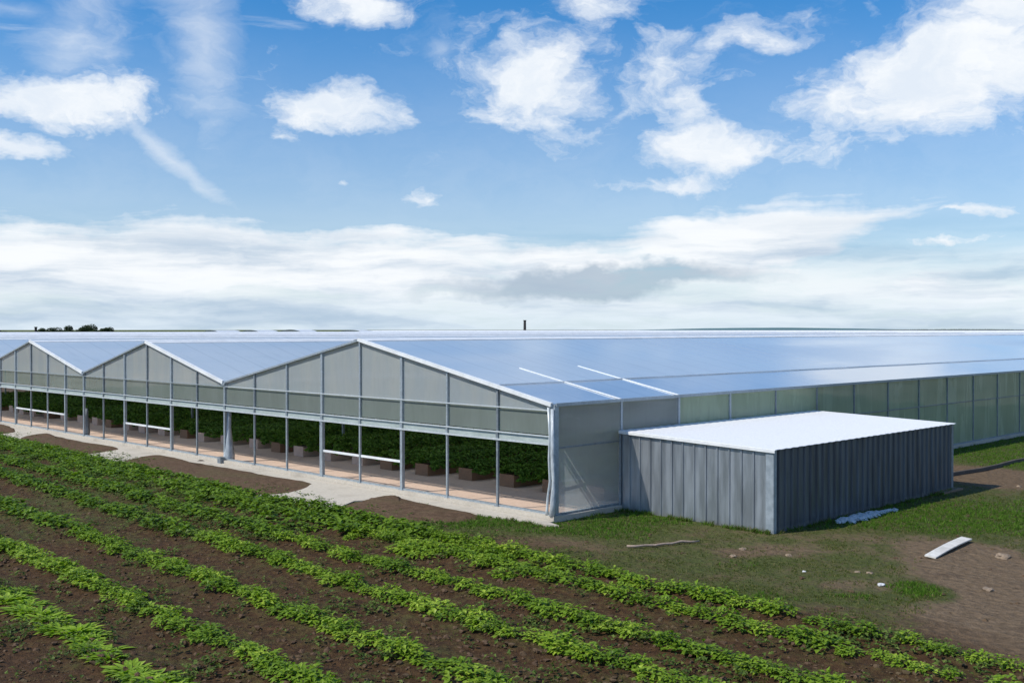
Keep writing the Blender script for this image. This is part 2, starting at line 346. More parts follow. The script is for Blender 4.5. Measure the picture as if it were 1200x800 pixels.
# ------------------------------------------------------------------ ground (one sheet to the horizon)
def axis(lo, hi, step, reach):
    mid = list(np.arange(lo, hi, step)); out = []
    s = step*2; x = lo
    while x > -reach: x -= s; s *= 1.35; out.append(x)
    out = out[::-1]; o2 = []; s = step*2; x = mid[-1]
    while x < reach: x += s; s *= 1.35; o2.append(x)
    return np.array(out + mid + o2)
gx = axis(-52, 26, .2, 12000); gy = axis(-24, 44, .2, 12000)
X, Y = np.meshgrid(gx, gy, indexing='ij')
dep = (X-CX)*FW[0] + (Y-CY)*FW[1]; lat = (X-CX)*RT[0] + (Y-CY)*RT[1]
okm = dep > 3
PX = np.where(okm, 600 + FPX*lat/np.where(okm, dep, 1), -9999); PY = np.where(okm, 386 + FPX*H/np.where(okm, dep, 1), 9999)
def blob(px, py, rx_, ry_, soft=1.0):
    """soft patch round a surveyed spot, in true ground metres"""
    c = Vector(g(px, py)); e1 = Vector(g(px+rx_, py)); e2 = Vector(g(px, py+ry_))
    a = (e1-c).length; b = (e2-c).length; u = (e1-c)/a
    U = (X-c.x)*u.x + (Y-c.y)*u.y; V = -(X-c.x)*u.y + (Y-c.y)*u.x
    r = np.sqrt((U/a)**2 + (V/b)**2); return np.clip(1.6 - r*1.1, 0, 1)
# signed distance across the rows (0 at the nearest row, growing towards the greenhouse)
a0, d0, n0 = ROWS[3]
across = (X-a0.x)*n0.x + (Y-a0.y)*n0.y
offs = [ (r[0]-a0).dot(n0) for r in ROWS ]
furrow = np.zeros_like(X)
for o_ in offs: furrow = np.maximum(furrow, np.exp(-((across-o_)/.55)**2))
till = np.clip((offs[6] + 1.2 - across)/1.2, 0, 1) * (np.abs(X) < 90) * (np.abs(Y) < 60)
rightcut = np.clip((PX - 980 - (PY-700)*2.2)/140, 0, 1) * np.clip((PY-600)/60, 0, 1)
till = till*(1 - .8*rightcut)
green = np.full_like(X, .60)
for px, py, a_, b_, w in [(650,612,110,12,.5),(560,606,60,8,.25),(1160,528,70,22,.9),(1260,505,120,20,.9),(1080,612,150,16,.42),(1180,600,120,20,.4),(930,655,90,20,.12),(1095,693,30,11,.8),
                          (860,700,70,14,.3),(720,625,60,10,.35),(790,605,60,10,.45),(820,660,80,12,.1),(1005,702,60,9,.2),(500,612,70,9,.3)]:
    green = green + w*blob(px, py, a_, b_)
for px, py, a_, b_, w in [(1165,668,70,36,.85),(1150,745,70,30,.6),(1200,720,70,60,.8),(1165,558,60,11,1.2),(1010,572,30,6,.3),(920,645,50,7,.45),(640,636,70,9,.3),(450,597,70,7,.5),(1000,688,40,7,.2),(860,648,25,5,.4),(1030,628,60,7,.25),(930,715,60,8,.25)]:
    green = green - w*blob(px, py, a_, b_)
green = np.where(till > .5, np.minimum(green, .30), green) 
green = np.where(across < offs[0]-1, .1, green)
# weedy top-left of the field
weedz = blob(120, 590, 120, 32) * (PX < 420)
green = np.where(till > .5, green + .22*weedz, green)
farm = np.clip((np.hypot(X, Y) - 60)/40, 0, 1)*(Y > -40); green = green*(1-farm) + 1.4*farm
rng = np.random.RandomState(3)
Z = .10*furrow*till*(1-rightcut) + (rng.rand(*X.shape)-.5)*.035*np.clip(till+.3, 0, 1)
nz = np.array([[noise.fractal(Vector((x*.22, y*.22, 0)), 1, 2, 4) for y in gy[::4]] for x in gx[::4]])
nz = np.repeat(np.repeat(nz, 4, 0), 4, 1)[:X.shape[0], :X.shape[1]]
near_bld = (X < 6.2) & (Y > -1.6) & (X > -300)
Z = Z + .05*nz*(np.abs(X) < 60)*(np.abs(Y) < 60)
Z = np.where(near_bld, Z*.2 - .02, Z)
Z = np.where((X < 0.1) & (Y > .0), -.06, Z)
Z = np.where((X < 4) & (Y > -3.2 - np.maximum(0, -X)*.12) & (X > -300), np.minimum(Z, 0.0), Z)
nx_, ny_ = X.shape
me = bpy.data.meshes.new('ground')
V = np.stack([X, Y, Z], -1).reshape(-1, 3)
ii = np.arange(nx_*ny_).reshape(nx_, ny_)
Fq = np.stack([ii[:-1,:-1], ii[1:,:-1], ii[1:,1:], ii[:-1,1:]], -1).reshape(-1, 4)
me.vertices.add(len(V)); me.vertices.foreach_set('co', V.astype(np.float32).ravel())
me.loops.add(Fq.size); me.loops.foreach_set('vertex_index', Fq.ravel().astype(np.int32))
me.polygons.add(len(Fq)); me.polygons.foreach_set('loop_start', (np.arange(len(Fq))*4).astype(np.int32))
me.polygons.foreach_set('use_smooth', [True]*len(Fq))
me.update(calc_edges=True); me.validate()
pale = np.clip(rightcut + (across > offs[6]+2)*.55, 0, 1)
for nm, arr in (('green', green), ('till', till), ('pale', pale)):
    a_ = me.attributes.new(nm, 'FLOAT', 'POINT'); a_.data.foreach_set('value', arr.astype(np.float32).ravel())
me.materials.append(M['ground'])
gr_o = bpy.data.objects.new('ground', me); COL.objects.link(gr_o); tag(gr_o, kind='structure')
def sample(arr, x, y):
    i = min(max(int(np.searchsorted(gx, x)), 0), nx_-1); j = min(max(int(np.searchsorted(gy, y)), 0), ny_-1); return float(arr[i, j])

# concrete apron in front of the gables: real slab with an edge
def slab(name, poly, z0, z1, m, kind='structure'):
    bm = bmesh.new(); vs = [bm.verts.new((x, y, z1)) for x, y in poly]
    for tri in tessellate_polygon([[Vector((x, y, 0)) for x, y in poly]]): bm.faces.new([vs[i] for i in tri])
    n = len(poly); lo = [bm.verts.new((x, y, z0)) for x, y in poly]
    for i in range(n): bm.faces.new((vs[i], vs[(i+1) % n], lo[(i+1) % n], lo[i]))
    bmesh.ops.recalc_face_normals(bm, faces=bm.faces)
    me = bpy.data.meshes.new(name); bm.to_mesh(me); bm.free(); me.materials.append(m)
    o = bpy.data.objects.new(name, me); COL.objects.link(o)
    if kind: o['kind'] = kind
    return o
edge = [(655,617),(640,616),(600,609),(560,603),(515,595),(475,588),(462,587),(440,587),(415,588),(395,596),(360,598),(330,592),(240,572),(190,560),(150,545),(110,541),(70,533),(0,517),(-60,508)]
poly = [(-150, -.3)] + [(0.25, -.3), (0.25, 0.0-.02)] ; poly = [g(*e) for e in edge][::-1]
poly = [(-150, -7.0), (-70, -5.5)] + poly + [(.22, -.45), (.22, -.25), (-150, -.25)]
apron = slab('pavement', poly, -.2, .035, M['concrete'])
slab('greenhouse_floor', [(-180, .22), (-.22, .22), (-.22, 199.5), (-180, 199.5)], -.3, .05, M['floor'])
# soil patches lying on the apron, gently domed
def patch(pts, z, h, m=M['mound'], name='soil_patch'):
    P = [Vector(p) for p in pts]; c = sum(P, Vector((0,0)))/len(P)
    # densify with a closed Catmull-Rom
    R = []
    for i in range(len(P)):
        p0, p1, p2, p3 = P[i-1], P[i], P[(i+1) % len(P)], P[(i+2) % len(P)]
        for t in (0, .2, .4, .6, .8):
            q = .5*((2*p1)+(p2-p0)*t+(2*p0-5*p1+4*p2-p3)*t*t+(3*p1-p0-3*p2+p3)*t**3); R.append(q + Vector((random.uniform(-.05,.05), random.uniform(-.05,.05))))
    verts = []; faces = []; K = 9; n = len(R)
    for j in range(K):
        s_ = 1 - j/K
        for q in R:
            p = c + (q-c)*s_; hh = h*(1-s_**2.2) + .05*noise.noise(Vector((p.x*1.3, p.y*1.3, 3)))*(1-s_) + random.uniform(0,.014)*(j > 0)
            verts.append((p.x, p.y, z + (hh if j else -.05)))
    verts.append((c.x, c.y, z+h))
    for j in range(K-1):
        for i in range(n): faces.append((j*n+i, j*n+(i+1) % n, (j+1)*n+(i+1) % n, (j+1)*n+i))
    for i in range(n): faces.append(((K-1)*n+i, (K-1)*n+(i+1) % n, K*n))
    me = bpy.data.meshes.new(name); me.from_pydata(verts, [], faces); me.update(); me.materials.append(m); me.polygons.foreach_set('use_smooth', [True]*len(faces))
    o = bpy.data.objects.new(name, me); COL.objects.link(o); o['kind'] = 'structure'; return o
patch([g(*q) for q in [(-12,497),(8,499),(19,506),(10,508.5),(-12,510)]], .04, .06)
patch([g(*q) for q in [(19,515),(48,507.5),(66,512),(100,519),(143,526.5),(110,533),(85,537),(50,534)]], .04, .10)
patch([g(*q) for q in [(135,544),(158,536),(176,533),(195,535.5),(215,541),(250,547),(300,556),(345,565),(372,569),(345,580),(300,582),(240,574),(180,562)]], .04, .14)
patch([g(*q) for q in [(395,598),(420,588),(438,583),(462,581),(474,586),(520,596),(560,604),(540,612),(470,612),(420,606)]], .03, .10)

# ------------------------------------------------------------------ greenhouse
P = 2.44; L = 200.0; EAVE = 3.5
GH = empty('greenhouse'); tag(GH, 'huge multi-span greenhouse of clear film on steel posts with open lower front', 'greenhouse')
bays = [(0.0, -8*P, 8, 5.41)]; x0 = -8*P
for i in range(11): bays.append((x0, x0-6*P, 6, [5.19, 5.12, 5.14, 5.16, 5.18, 5.20, 5.22, 5.24, 5.26, 5.28, 5.30][i])); x0 -= 6*P
def zr(b, x):
    xr, xl, n, r = b; xm = (xr+xl)/2; return r - (r-EAVE)*abs(x-xm)/(xr-xm)
XEND = bays[-1][1]
q = MB(); q.box(XEND, .17, -.22, .2, -.3, .16); q.box(-.15, .17, .2, L, -.3, .14); q.build('foundation', M['concrete'], GH)
q = MB(); q.box(XEND, -.1, -.06, .06, .16, .22); q.build('sill_rail', M['steel'], GH)
q = MB(); q.box(-.055, .055, .1, L, .14, .20); q.build('sill_rail', M['steel_dark'], GH)
# front posts
thick = {5, 3*0+12+0, 14}
k = 0
for bi, b in enumerate(bays[:7]):
    for j in range(b[2] + (1 if bi == 6 else 0)):
        x = b[0] - j*P
        if bi == 0 and j == 0: continue
        w = .07; idx = (bi, j)
        if idx in ((0,3+1-1),(0,5),(1,2),(1,4),(2,1),(2,4),(3,0),(3,3)): w = .12
        if j == 0: w = .10
        q = MB(); zt = zr(b, x)-.03
        q.box(x-w/2, x+w/2, -.09, w-.09, .16, zt)
        q.box(x-w/2-.05, x+w/2+.05, -.14, w-.04, .16, .18)
        q.box(x-w/2-.012, x+w/2+.012, -.102, w-.078, 2.24, 2.56)
        q.build('post', M['steel'] if w > .11 or j % 2 == 0 else M['steel_dark'], GH)
        if w >= .12 and idx != (0,3):
            q = MB(); q.box(x-.28, x-.20, .02, .10, .16, 2.3); q.build('post_brace', M['steel'], GH)
q = MB(); q.box(-.09, .09, -.09, .09, .16, EAVE+.02); q.box(-.17, .17, -.17, .17, .16, .185); q.build('corner_post', M['steel'], GH)
# side studs
for j in range(1, 61):
    y = 3.09*j; q = MB(); mt = M['steel'] if j < 4 else M['steel_dark']
    w = .05 if j < 4 else .035
    q.box(-.01, .05+w*.6, y-w, y+w, .2, EAVE-.04); q.build('side_post', mt, GH)
for j in range(0, 60):
    y0 = 3.09*j
    q = MB()
    nn = 6; nzz = 5
    for a in range(nn):
        for c in range(nzz):
            ys = [y0+.03+(3.03)*(a+t)/nn for t in (0,1)]; zs = [.2+(EAVE-.2)*(c+t)/nzz for t in (0,1)]
            def bw(y, z): return .035 + .012*math.sin(y*2.3+z)*math.sin(z*1.7+j)
            q.face([(bw(ys[0],zs[0]), ys[0], zs[0]), (bw(ys[1],zs[0]), ys[1], zs[0]), (bw(ys[1],zs[1]), ys[1], zs[1]), (bw(ys[0],zs[1]), ys[0], zs[1])])
    o = q.build('side_panel', M['side_film'] if j < 2 else M['side_far'], GH, True)
q = MB(); q.bar((.06, .1, 2.2), (.06, L, 2.2), .03, .04); q.build('side_rail', M['steel_dark'], GH)
q = MB(); q.bar((-.04, .1, 1.15), (-.04, L, 1.15), .03, .03); q.build('side_rail', M['steel_dark'], GH)
q = MB(); q.box(-.12, .13, -.05, L, EAVE-.03, EAVE+.03); q.box(.10, .13, -.05, L, EAVE+.03, EAVE+.07); q.build('gutter', M['steel'], GH)
# per bay: rails, film, rakes, roof
for bi, b in enumerate(bays):
    xr, xl, n, r = b; xm = (xr+xl)/2
    if bi < 7:
        q = MB(); q.box(xl, xr-(.1 if bi == 0 else 0), -.125, -.095, 2.28, 2.335); q.build('lower_rail', M['trim_light'], GH)
        q = MB(); q.box(xl, xr-(.1 if bi == 0 else 0), -.05, -.02, 2.33, 2.54); q.build('side_curtain', M['curtain'], GH)
        q = MB(); q.box(xl, xr-(.1 if bi == 0 else 0), -.118, -.095, 2.53, 2.57); q.build('middle_rail', M['trim_light'], GH)
        q = MB(); q.box(xl, xr-(.1 if bi == 0 else 0), -.11, -.085 , 3.325, 3.358); q.build('upper_rail', M['trim_light'] if bi == 0 else M['steel'], GH)
        q = MB(); hz = (4.15 - EAVE)/(r-EAVE); q.box(xm-(xm-xl)*(1-hz), xm+(xr-xm)*(1-hz), .05, .08, 4.13, 4.165); q.build('tie_rail', M['steel_dark'], GH)
    # gable film: one pane per post spacing
    q = MB()
    for j in range(n):
        a = xr - j*P; c = a - P
        if bi == 0 and j == 0: a -= .11
        q.face([(c, -.01, 3.34), (a, -.01, 3.34), (a, -.01, max(3.345, zr(b, a)-.03)), (c, -.01, max(3.345, zr(b, c)-.03))])
    q.build('gable_film', M['gable_film'], GH)
    q = MB()
    for j in range(n):
        a = xr - j*P; c = a - P
        if bi == 0 and j == 0: a -= .11
        q.face([(c, -.01, 2.585), (a, -.01, 2.585), (a, -.01, 3.338), (c, -.01, 3.338)])
    q.build('wall_film', M['gable_dim'], GH)
    # rakes
    q = MB(); q.bar((xm, -.13, r+.02), (xr, -.13, EAVE+.02), .10, .15 if bi else .12, (0, .0, 1)); q.build('rake_trim', M['white_metal'], GH)
    q = MB(); q.bar((xl, -.10, EAVE+.0), (xm, -.10, r+.0), .07, .07); q.build('rake_trim', M['steel'], GH)
    # roof slopes, subdivided for a slight sag between rafters
    for side in (1, -1):
        xe = xr if side > 0 else xl
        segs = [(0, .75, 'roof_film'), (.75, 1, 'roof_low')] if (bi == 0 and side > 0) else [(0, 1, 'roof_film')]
        for s0, s1, mt in segs:
            q = MB(); KX = max(2, int((s1-s0)*8)); KY = 64
            idx = {}
            for a in range(KX+1):
                for c in range(KY+1):
                    t = s0+(s1-s0)*a/KX; y = L*c/KY - (.06 if c == 0 else 0)
                    sag = -.006*(c % 2)
                    idx[a, c] = len(q.v); q.v.append((xm+(xe-xm)*t, y, r+(EAVE-r)*t+.04+sag*(1 if 0 < t < 1 else .4)))
            for a in range(KX):
                for c in range(KY):
                    f = (idx[a,c], idx[a+1,c], idx[a+1,c+1], idx[a,c+1]); q.f.append(f if side > 0 else f[::-1]); q.t.append(0); q.mi.append(0)
            q.build('roof_film', M[mt], GH, True)
    q = MB(); sl = (r-EAVE)/(xr-xm); cw = .32
    for sg in (1, -1):                        # folded ridge flashing lying on both slopes, with a small lip
        pr = [(xm, r+.056), (xm+sg*cw, r+.056-sl*cw), (xm+sg*(cw+.01), r+.044-sl*cw)]
        for a, c in zip(pr[:-1], pr[1:]): q.face([(a[0], -.12, a[1]), (c[0], -.12, c[1]), (c[0], L, c[1]), (a[0], L, a[1])][::sg])
    q.build('ridge_cap', M['white_metal'], GH)
    if bi: q = MB(); q.box(xr-.14, xr+.14, -.16, L, EAVE-.10, EAVE-.02); q.build('gutter', M['steel'], GH)
    # rear gable
    q = MB(); q.face([(xl, L, 0), (xr, L, 0), (xr, L, EAVE), (xm, L, r), (xl, L, EAVE)]); q.build('rear_wall', M['gable_film'], GH)
# rafters seen on the nearest slope, a purlin, and the frame below
b = bays[0]
for y, s1, w in ((3.09, .52, .085), (6.18, .66, .075)):
    q = MB(); q.bar((-2.44, y, zr(b, -2.44)+.055), (.05, y, EAVE+.055), w*.8, .03); q.bar((-4.6, y, zr(b, -4.6)+.045), (-2.44, y, zr(b, -2.44)+.05), w*.3, .02); q.build('glazing_bar', M['white_metal'], GH)
q = MB(); q.bar((-2.44, -.02, zr(b, -2.44)+.06), (-2.44, L, zr(b, -2.44)+.06), .03, .03); q.build('purlin', M['white_metal'], GH)
for bi, b in enumerate(bays[:4]):
    xr, xl, n, r = b; xm = (xr+xl)/2
    for j in range(1, 13):
        y = 3.09*j*2; q = MB()
        q.bar((xl, y, EAVE-.05), (xm, y, r-.06), .05, .07); q.bar((xm, y, r-.06), (xr, y, EAVE-.05), .05, .07)
        q.bar((xl, y, EAVE-.25), (xr, y, EAVE-.25), .04, .04)
        q.bar((xm, y, EAVE-.25), (xm, y, r-.1), .04, .04)
        q.build('truss', M['steel_dark'], GH)
for bi, b in enumerate(bays[1:5]):
    for j in range(1, 11):
        y = 3.09*j*2; q = MB(); q.box(b[0]-.05, b[0]+.05, y-.05, y+.05, .05, EAVE-.1); q.build('column', M['steel'], GH)
# waist rails across the entrances of the bays
for (bi, j0, j1) in ((0, 3, 5), (1, 2, 4), (2, 1, 4)):
    xr = bays[bi][0]; q = MB(); q.bar((xr-j0*P, -.03, 1.15), (xr-j1*P, -.03, 1.15), .05, .08); q.build('gate_rail', M['white_metal'], GH)
# bunched film tied back at the corner and at the valleys
def roll(x, y, pts, r, m=M['roll']):
    q = MB(); q.tube([(x+a, y+b_, c) for a, b_, c in pts], r, 10)
    for i in range(len(q.v)):
        v = q.v[i]; w = .04*noise.noise(Vector((v[0]*9, v[1]*9, v[2]*2.2))); q.v[i] = (v[0]+w, v[1]+w, v[2])
    q.build('rolled_film', m, GH, True)
roll(-.17, -.17, [(0,0,.17),(.0,0,.35),(.06,0,.7),(.10,0,1.2),(.11,.0,1.9),(.09,0,2.6),(.08,0,3.44)], [.035,.035,.035,.04,.035,.03,.025], M['trim_light'])
roll(.06, -.15, [(0,0,.16),(.02,0,.6),(0,.02,1.2),(0,0,2.0),(0,0,3.4)], [.12,.10,.07,.06,.05])
roll(-8*P+.0, .12, [(0,0,.06),(.05,0,.35),(.0,0,.8),(.02,0,1.2),(0,0,1.6),(0,0,2.3)], [.26,.24,.20,.15,.12,.10])
roll(-14*P-.15, .12, [(0,0,.06),(.05,0,.35),(.0,0,.8),(.02,0,1.2),(0,0,1.6)], [.16,.18,.16,.12,.08], M['steel_dark'])
q = MB()
for i, x in enumerate((-8*P+.02,)):
    q.box(x-.13, x+.13, -.36, -.16, .0, .3)
q.build('drain_pipe', M['steel_dark'], GH)

# ------------------------------------------------------------------ beds in the greenhouse
def leaf_quad(q, p, d, n, ln, w, t, curl=.25):
    """a folded leaf: two halves of two faces each"""
    p = Vector(p); d = d.normalized(); s = d.cross(n).normalized(); n = s.cross(d)
    m1 = p + d*ln*.5 + n*ln*.06; tip = p + d*ln - n*ln*curl
    l1 = m1 + s*w*.5 + n*w*.18; r1 = m1 - s*w*.5 + n*w*.18
    b = len(q.v); q.v += [tuple(p), tuple(l1), tuple(tip), tuple(r1), tuple(m1)]
    q.f += [(b, b+4, b+1), (b+4, b+2, b+1), (b, b+3, b+4), (b+4, b+3, b+2)]; q.t += [t]*4; q.mi += [0]*4
def rdir(up=.4):
    a = random.uniform(0, 2*PI); z = random.uniform(-.2, 1)*up; return Vector((math.cos(a), math.sin(a), z))
BL = 44.0
def bed_foliage(seed, hgt=.46):
    random.seed(seed); q = MB()
    for i in range(9500):
        y = .1 + BL*(i/9500)**1.25; lod = 1 + 1.2*(y/BL)
        cl = noise.noise(Vector((y*1.1, seed, 0))); a = random.uniform(-.15, PI+.15); rr = random.uniform(.75, 1.02)
        w = .60 + .14*cl; h = hgt*(1 + .35*cl + .25*noise.noise(Vector((y*4, seed, 5))))
        p = Vector((math.cos(a)*w*rr, y + random.uniform(-.1,.1), .32 + math.sin(a)*h*rr))
        nrm = Vector((math.cos(a), random.uniform(-.5,.5), math.sin(a)+.3)); d = rdir(.3)
        leaf_quad(q, p, d, nrm, .17*lod*random.uniform(.7,1.3), .12*lod, random.random()**1.3)
    return q.mesh('foliage', M['inner_leaf'])
fols = [bed_foliage(s_) for s_ in (11, 12, 13)]
def bed_boxes(m1):
    pts = {}
    q = MB(); q.box(-.38, .38, -.05, 0, 0, .45); pts['end_board'] = q.mesh('end_board', m1)
    q = MB(); q.box(-.38, -.34, 0, BL, 0, .42); pts['side_board_a'] = q.mesh('side_board', m1)
    q = MB(); q.box(.34, .38, 0, BL, 0, .42); pts['side_board_b'] = q.mesh('side_board', m1)
    q = MB(); q.box(-.34, .34, 0, BL, 0, .36); pts['soil'] = q.mesh('soil', M['mound']); return pts
bx_dark = bed_boxes(M['timber']); bx_pale = bed_boxes(M['pale_brick'])
random.seed(5)
bx = -1.5; nb = 0
WHERE = ['first', 'second', 'third', 'fourth', 'fifth', 'sixth', 'seventh', 'eighth', 'ninth', 'tenth', 'eleventh', 'twelfth', 'thirteenth', 'fourteenth', 'fifteenth', 'sixteenth', 'seventeenth', 'eighteenth', 'nineteenth', 'twentieth']
def ordw(i): return WHERE[i] if i < 20 else 'twenty-' + WHERE[i-20]
while bx > -66 and nb < 29:
    pale = nb > 4 and nb % 4 != 1
    kit = bx_pale if pale else bx_dark
    t = empty('planter_bed', (bx, 3.55 + random.uniform(-.15,.25), .05))
    tag(t, ('pale block' if pale else 'dark timber') + f' planter bed of leafy crops, {ordw(nb)} from the greenhouse corner by the shed', 'planter bed', 'long planter beds inside the greenhouse')
    for nm, me_ in kit.items():
        o = bpy.data.objects.new(me_.name.split('.')[0], me_); COL.objects.link(o); o.parent = t
    o = bpy.data.objects.new('foliage', fols[nb % 3]); COL.objects.link(o); o.parent = t; o.scale = (random.uniform(.9,1.1), 1, random.uniform(.85,1.2))
    bx -= random.choice((2.2, 2.35, 2.1)) ; nb += 1

# ------------------------------------------------------------------ shed
SH = empty('shed', (0.1, 3.0, 0)); tag(SH, 'low grey corrugated metal shed with flat white roof against the greenhouse side wall', 'shed')
SX, SY, SH_F, SH_B = 5.62, 12.0, 2.36, 2.52
def corr(a, b, zt_a, zt_b, pitch, depth, nrm, ribw=.04, z0=-.12):
    """sheet with square ribs running up it"""
    a = Vector(a); b = Vector(b); d = (b-a); Ln = d.length; d.normalize(); nrm = Vector(nrm); q = MB(); s_ = 0; prof = []
    while s_ < Ln:
        e = min(s_+pitch-ribw*2, Ln); prof += [(s_, 0), (e, 0)]
        if e + ribw*2 < Ln: prof += [(e+ribw*.35, depth), (e+ribw*1.65, depth)]
        s_ += pitch + random.uniform(-.006,.006)
    prof.append((Ln, 0)) if prof[-1][0] < Ln else None
    for i in range(len(prof)-1):
        (s0, h0), (s1, h1) = prof[i], prof[i+1]
        if s1 - s0 < 1e-4: continue
        p0 = a + d*s0 + nrm*h0; p1 = a + d*s1 + nrm*h1
        z_0 = zt_a + (zt_b-zt_a)*s0/Ln; z_1 = zt_a + (zt_b-zt_a)*s1/Ln
        q.face([(p0.x, p0.y, z0), (p1.x, p1.y, z0), (p1.x, p1.y, z_1), (p0.x, p0.y, z_0)])
        # thickness: inner skin
        q.face([(p0.x-nrm.x*.02, p0.y-nrm.y*.02, z_0), (p1.x-nrm.x*.02, p1.y-nrm.y*.02, z_1), (p1.x-nrm.x*.02, p1.y-nrm.y*.02, z0), (p0.x-nrm.x*.02, p0.y-nrm.y*.02, z0)])
    return q
random.seed(9)
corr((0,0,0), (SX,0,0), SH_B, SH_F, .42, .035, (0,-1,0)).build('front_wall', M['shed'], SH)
corr((SX,0,0), (SX,SY,0), SH_F, SH_F, .36, .045, (1,0,0), .05).build('side_wall', M['shed_shade'], SH)
corr((SX,SY,0), (0,SY,0), SH_F, SH_B, .42, .035, (0,1,0)).build('rear_wall', M['shed_shade'], SH)
q = MB(); q.box(SX-.20, SX+.052, -.052, -.037, -.1, SH_F); q.box(SX+.047, SX+.062, -.052, .10, -.1, SH_F); q.build('corner_trim', M['trim'], SH)
q = MB(); q.box(-.02, .06, -.055, -.037, -.1, SH_B-.02); q.build('corner_trim', M['steel_dark'], SH)
q = MB(); q.box(SX+.047, SX+.06, SY-.12, SY+.05, -.1, SH_F); q.build('corner_trim', M['steel_dark'], SH)
# roof: one sheet with shallow folds running down to the right, jagged drip edge
q = MB(); RX0, RX1, RY0, RY1 = 0.0, SX+.13, -.09, SY+.13; ny = 118
prof = []
for i in range(ny+1):
    y = RY0 + (RY1-RY0)*i/ny; prof.append((y, .028 if (i % 4 in (1, 2)) else 0))
for i in range(ny):
    (y0, h0), (y1, h1) = prof[i], prof[i+1]
    h0 *= .3; h1 *= .3
    jag = random.uniform(-.006,.006)
    A = (RX0, y0, SH_B+.03+h0); Bp = (RX1+jag, y0, SH_F+.02+h0); Cp = (RX1+jag, y1, SH_F+.02+h1); Dp = (RX0, y1, SH_B+.03+h1)
    q.face([A, Bp, Cp, Dp]); lo = lambda p: (p[0], p[1], p[2]-.012)
    q.face([lo(Dp), lo(Cp), lo(Bp), lo(A)]); q.face([Bp, lo(Bp), lo(Cp), Cp])
q.face([(RX0, RY0, SH_B+.03), (RX0, RY0, SH_B+.018), (RX1, RY0, SH_F+.008), (RX1, RY0, SH_F+.02)])
q.build('roof', M['shed_roof'], SH)
q = MB(); q.bar((0, -.10, SH_B-.02), (SX+.12, -.10, SH_F-.03), .015, .085); q.build('fascia', M['white_metal'], SH)
q = MB()
for yy in (3, 6, 9): q.bar((0.05, yy, SH_B-.06), (SX-.03, yy, SH_F-.07), .06, .08)
q.build('roof_beam', M['steel_dark'], SH)
q = MB(); q.box(SX-.1, SX+.35, 10.6, 12.2, -.1, .05); q.build('threshold_slab', M['path'], SH)

# ------------------------------------------------------------------ crop plants
def plant(seed, R_=.42, Hh=.34, n=150, ll=.13, lw=.085, kind=0):
    random.seed(seed); q = MB()
    lob = [(random.uniform(-.42,.42)*R_, random.uniform(-.42,.42)*R_, random.uniform(.55,1)) for _ in range(4)] + [(0, 0, .95)]
    for i in range(n):
        cx_, cy_, s_ = random.choice(lob); a = random.uniform(0, 2*PI); e = math.asin(random.uniform(.05, 1)); rr = R_*.62*s_*random.uniform(.75,1.05)
        o = Vector((math.cos(a)*math.cos(e), math.sin(a)*math.cos(e), math.sin(e)))
        p = Vector((cx_ + o.x*rr, cy_ + o.y*rr, .02 + o.z*Hh*s_*random.uniform(.6,1.1)))
        d = Vector((o.x+random.uniform(-.7,.7), o.y+random.uniform(-.7,.7), random.uniform(-.25,.45))); nr = Vector((o.x*.4, o.y*.4, 1))
        leaf_quad(q, p, d, nr, ll*random.uniform(.7,1.4), lw*random.uniform(.7,1.25), min(1, max(0, random.random()*.8 + .25*o.z)), .2)
    for _ in range(6):                     # stems
        a = random.uniform(0, 2*PI); q.cur = .5; q.tube([(0,0,-.05), (math.cos(a)*R_*.3, math.sin(a)*R_*.3, Hh*.5), (math.cos(a)*R_*.55, math.sin(a)*R_*.55, Hh*.8)], [.008,.006,.004], 4)
    return q
def long_plant(seed):
    random.seed(seed); q = MB()
    for i in range(105):
        a = random.uniform(0, 2*PI); el_ = random.uniform(.15, 1.25); ln = random.uniform(.11,.235); w = ln*.40; r0 = random.uniform(0,.26)
        p = Vector((math.cos(a)*r0, math.sin(a)*r0, 0)); d = Vector((math.cos(a)*math.cos(el_), math.sin(a)*math.cos(el_), math.sin(el_))); t = random.random()
        s_ = d.cross(Vector((0,0,1))).normalized(); b = len(q.v); K = 5
        for k_ in range(K+1):
            u = k_/K; c = p + d*ln*u + Vector((math.cos(a), math.sin(a), -1.2))*(ln*.35*u*u); ww = w*math.sin(PI*(.12+.86*u))**.8*.5
            q.v += [tuple(c + s_*ww), tuple(c - Vector((0,0,ww*.4))), tuple(c - s_*ww)]
        for k_ in range(K):
            for h_ in (0, 1): q.f.append((b+3*k_+h_, b+3*k_+h_+1, b+3*(k_+1)+h_+1, b+3*(k_+1)+h_)); q.t.append(t); q.mi.append(0)
    return q
meshes = [plant(20+s_, R_=.40+.05*(s_ % 3), n=130+15*(s_ % 3)).mesh('crop_plant', M['leaf']) for s_ in range(8)]
lmesh = [long_plant(60+s_).mesh('leafy_plant', M['leaf_bright']) for s_ in range(5)]
lowq = [plant(90+s_, n=48, ll=.2, lw=.14) for s_ in range(4)]
random.seed(31)
spots = []
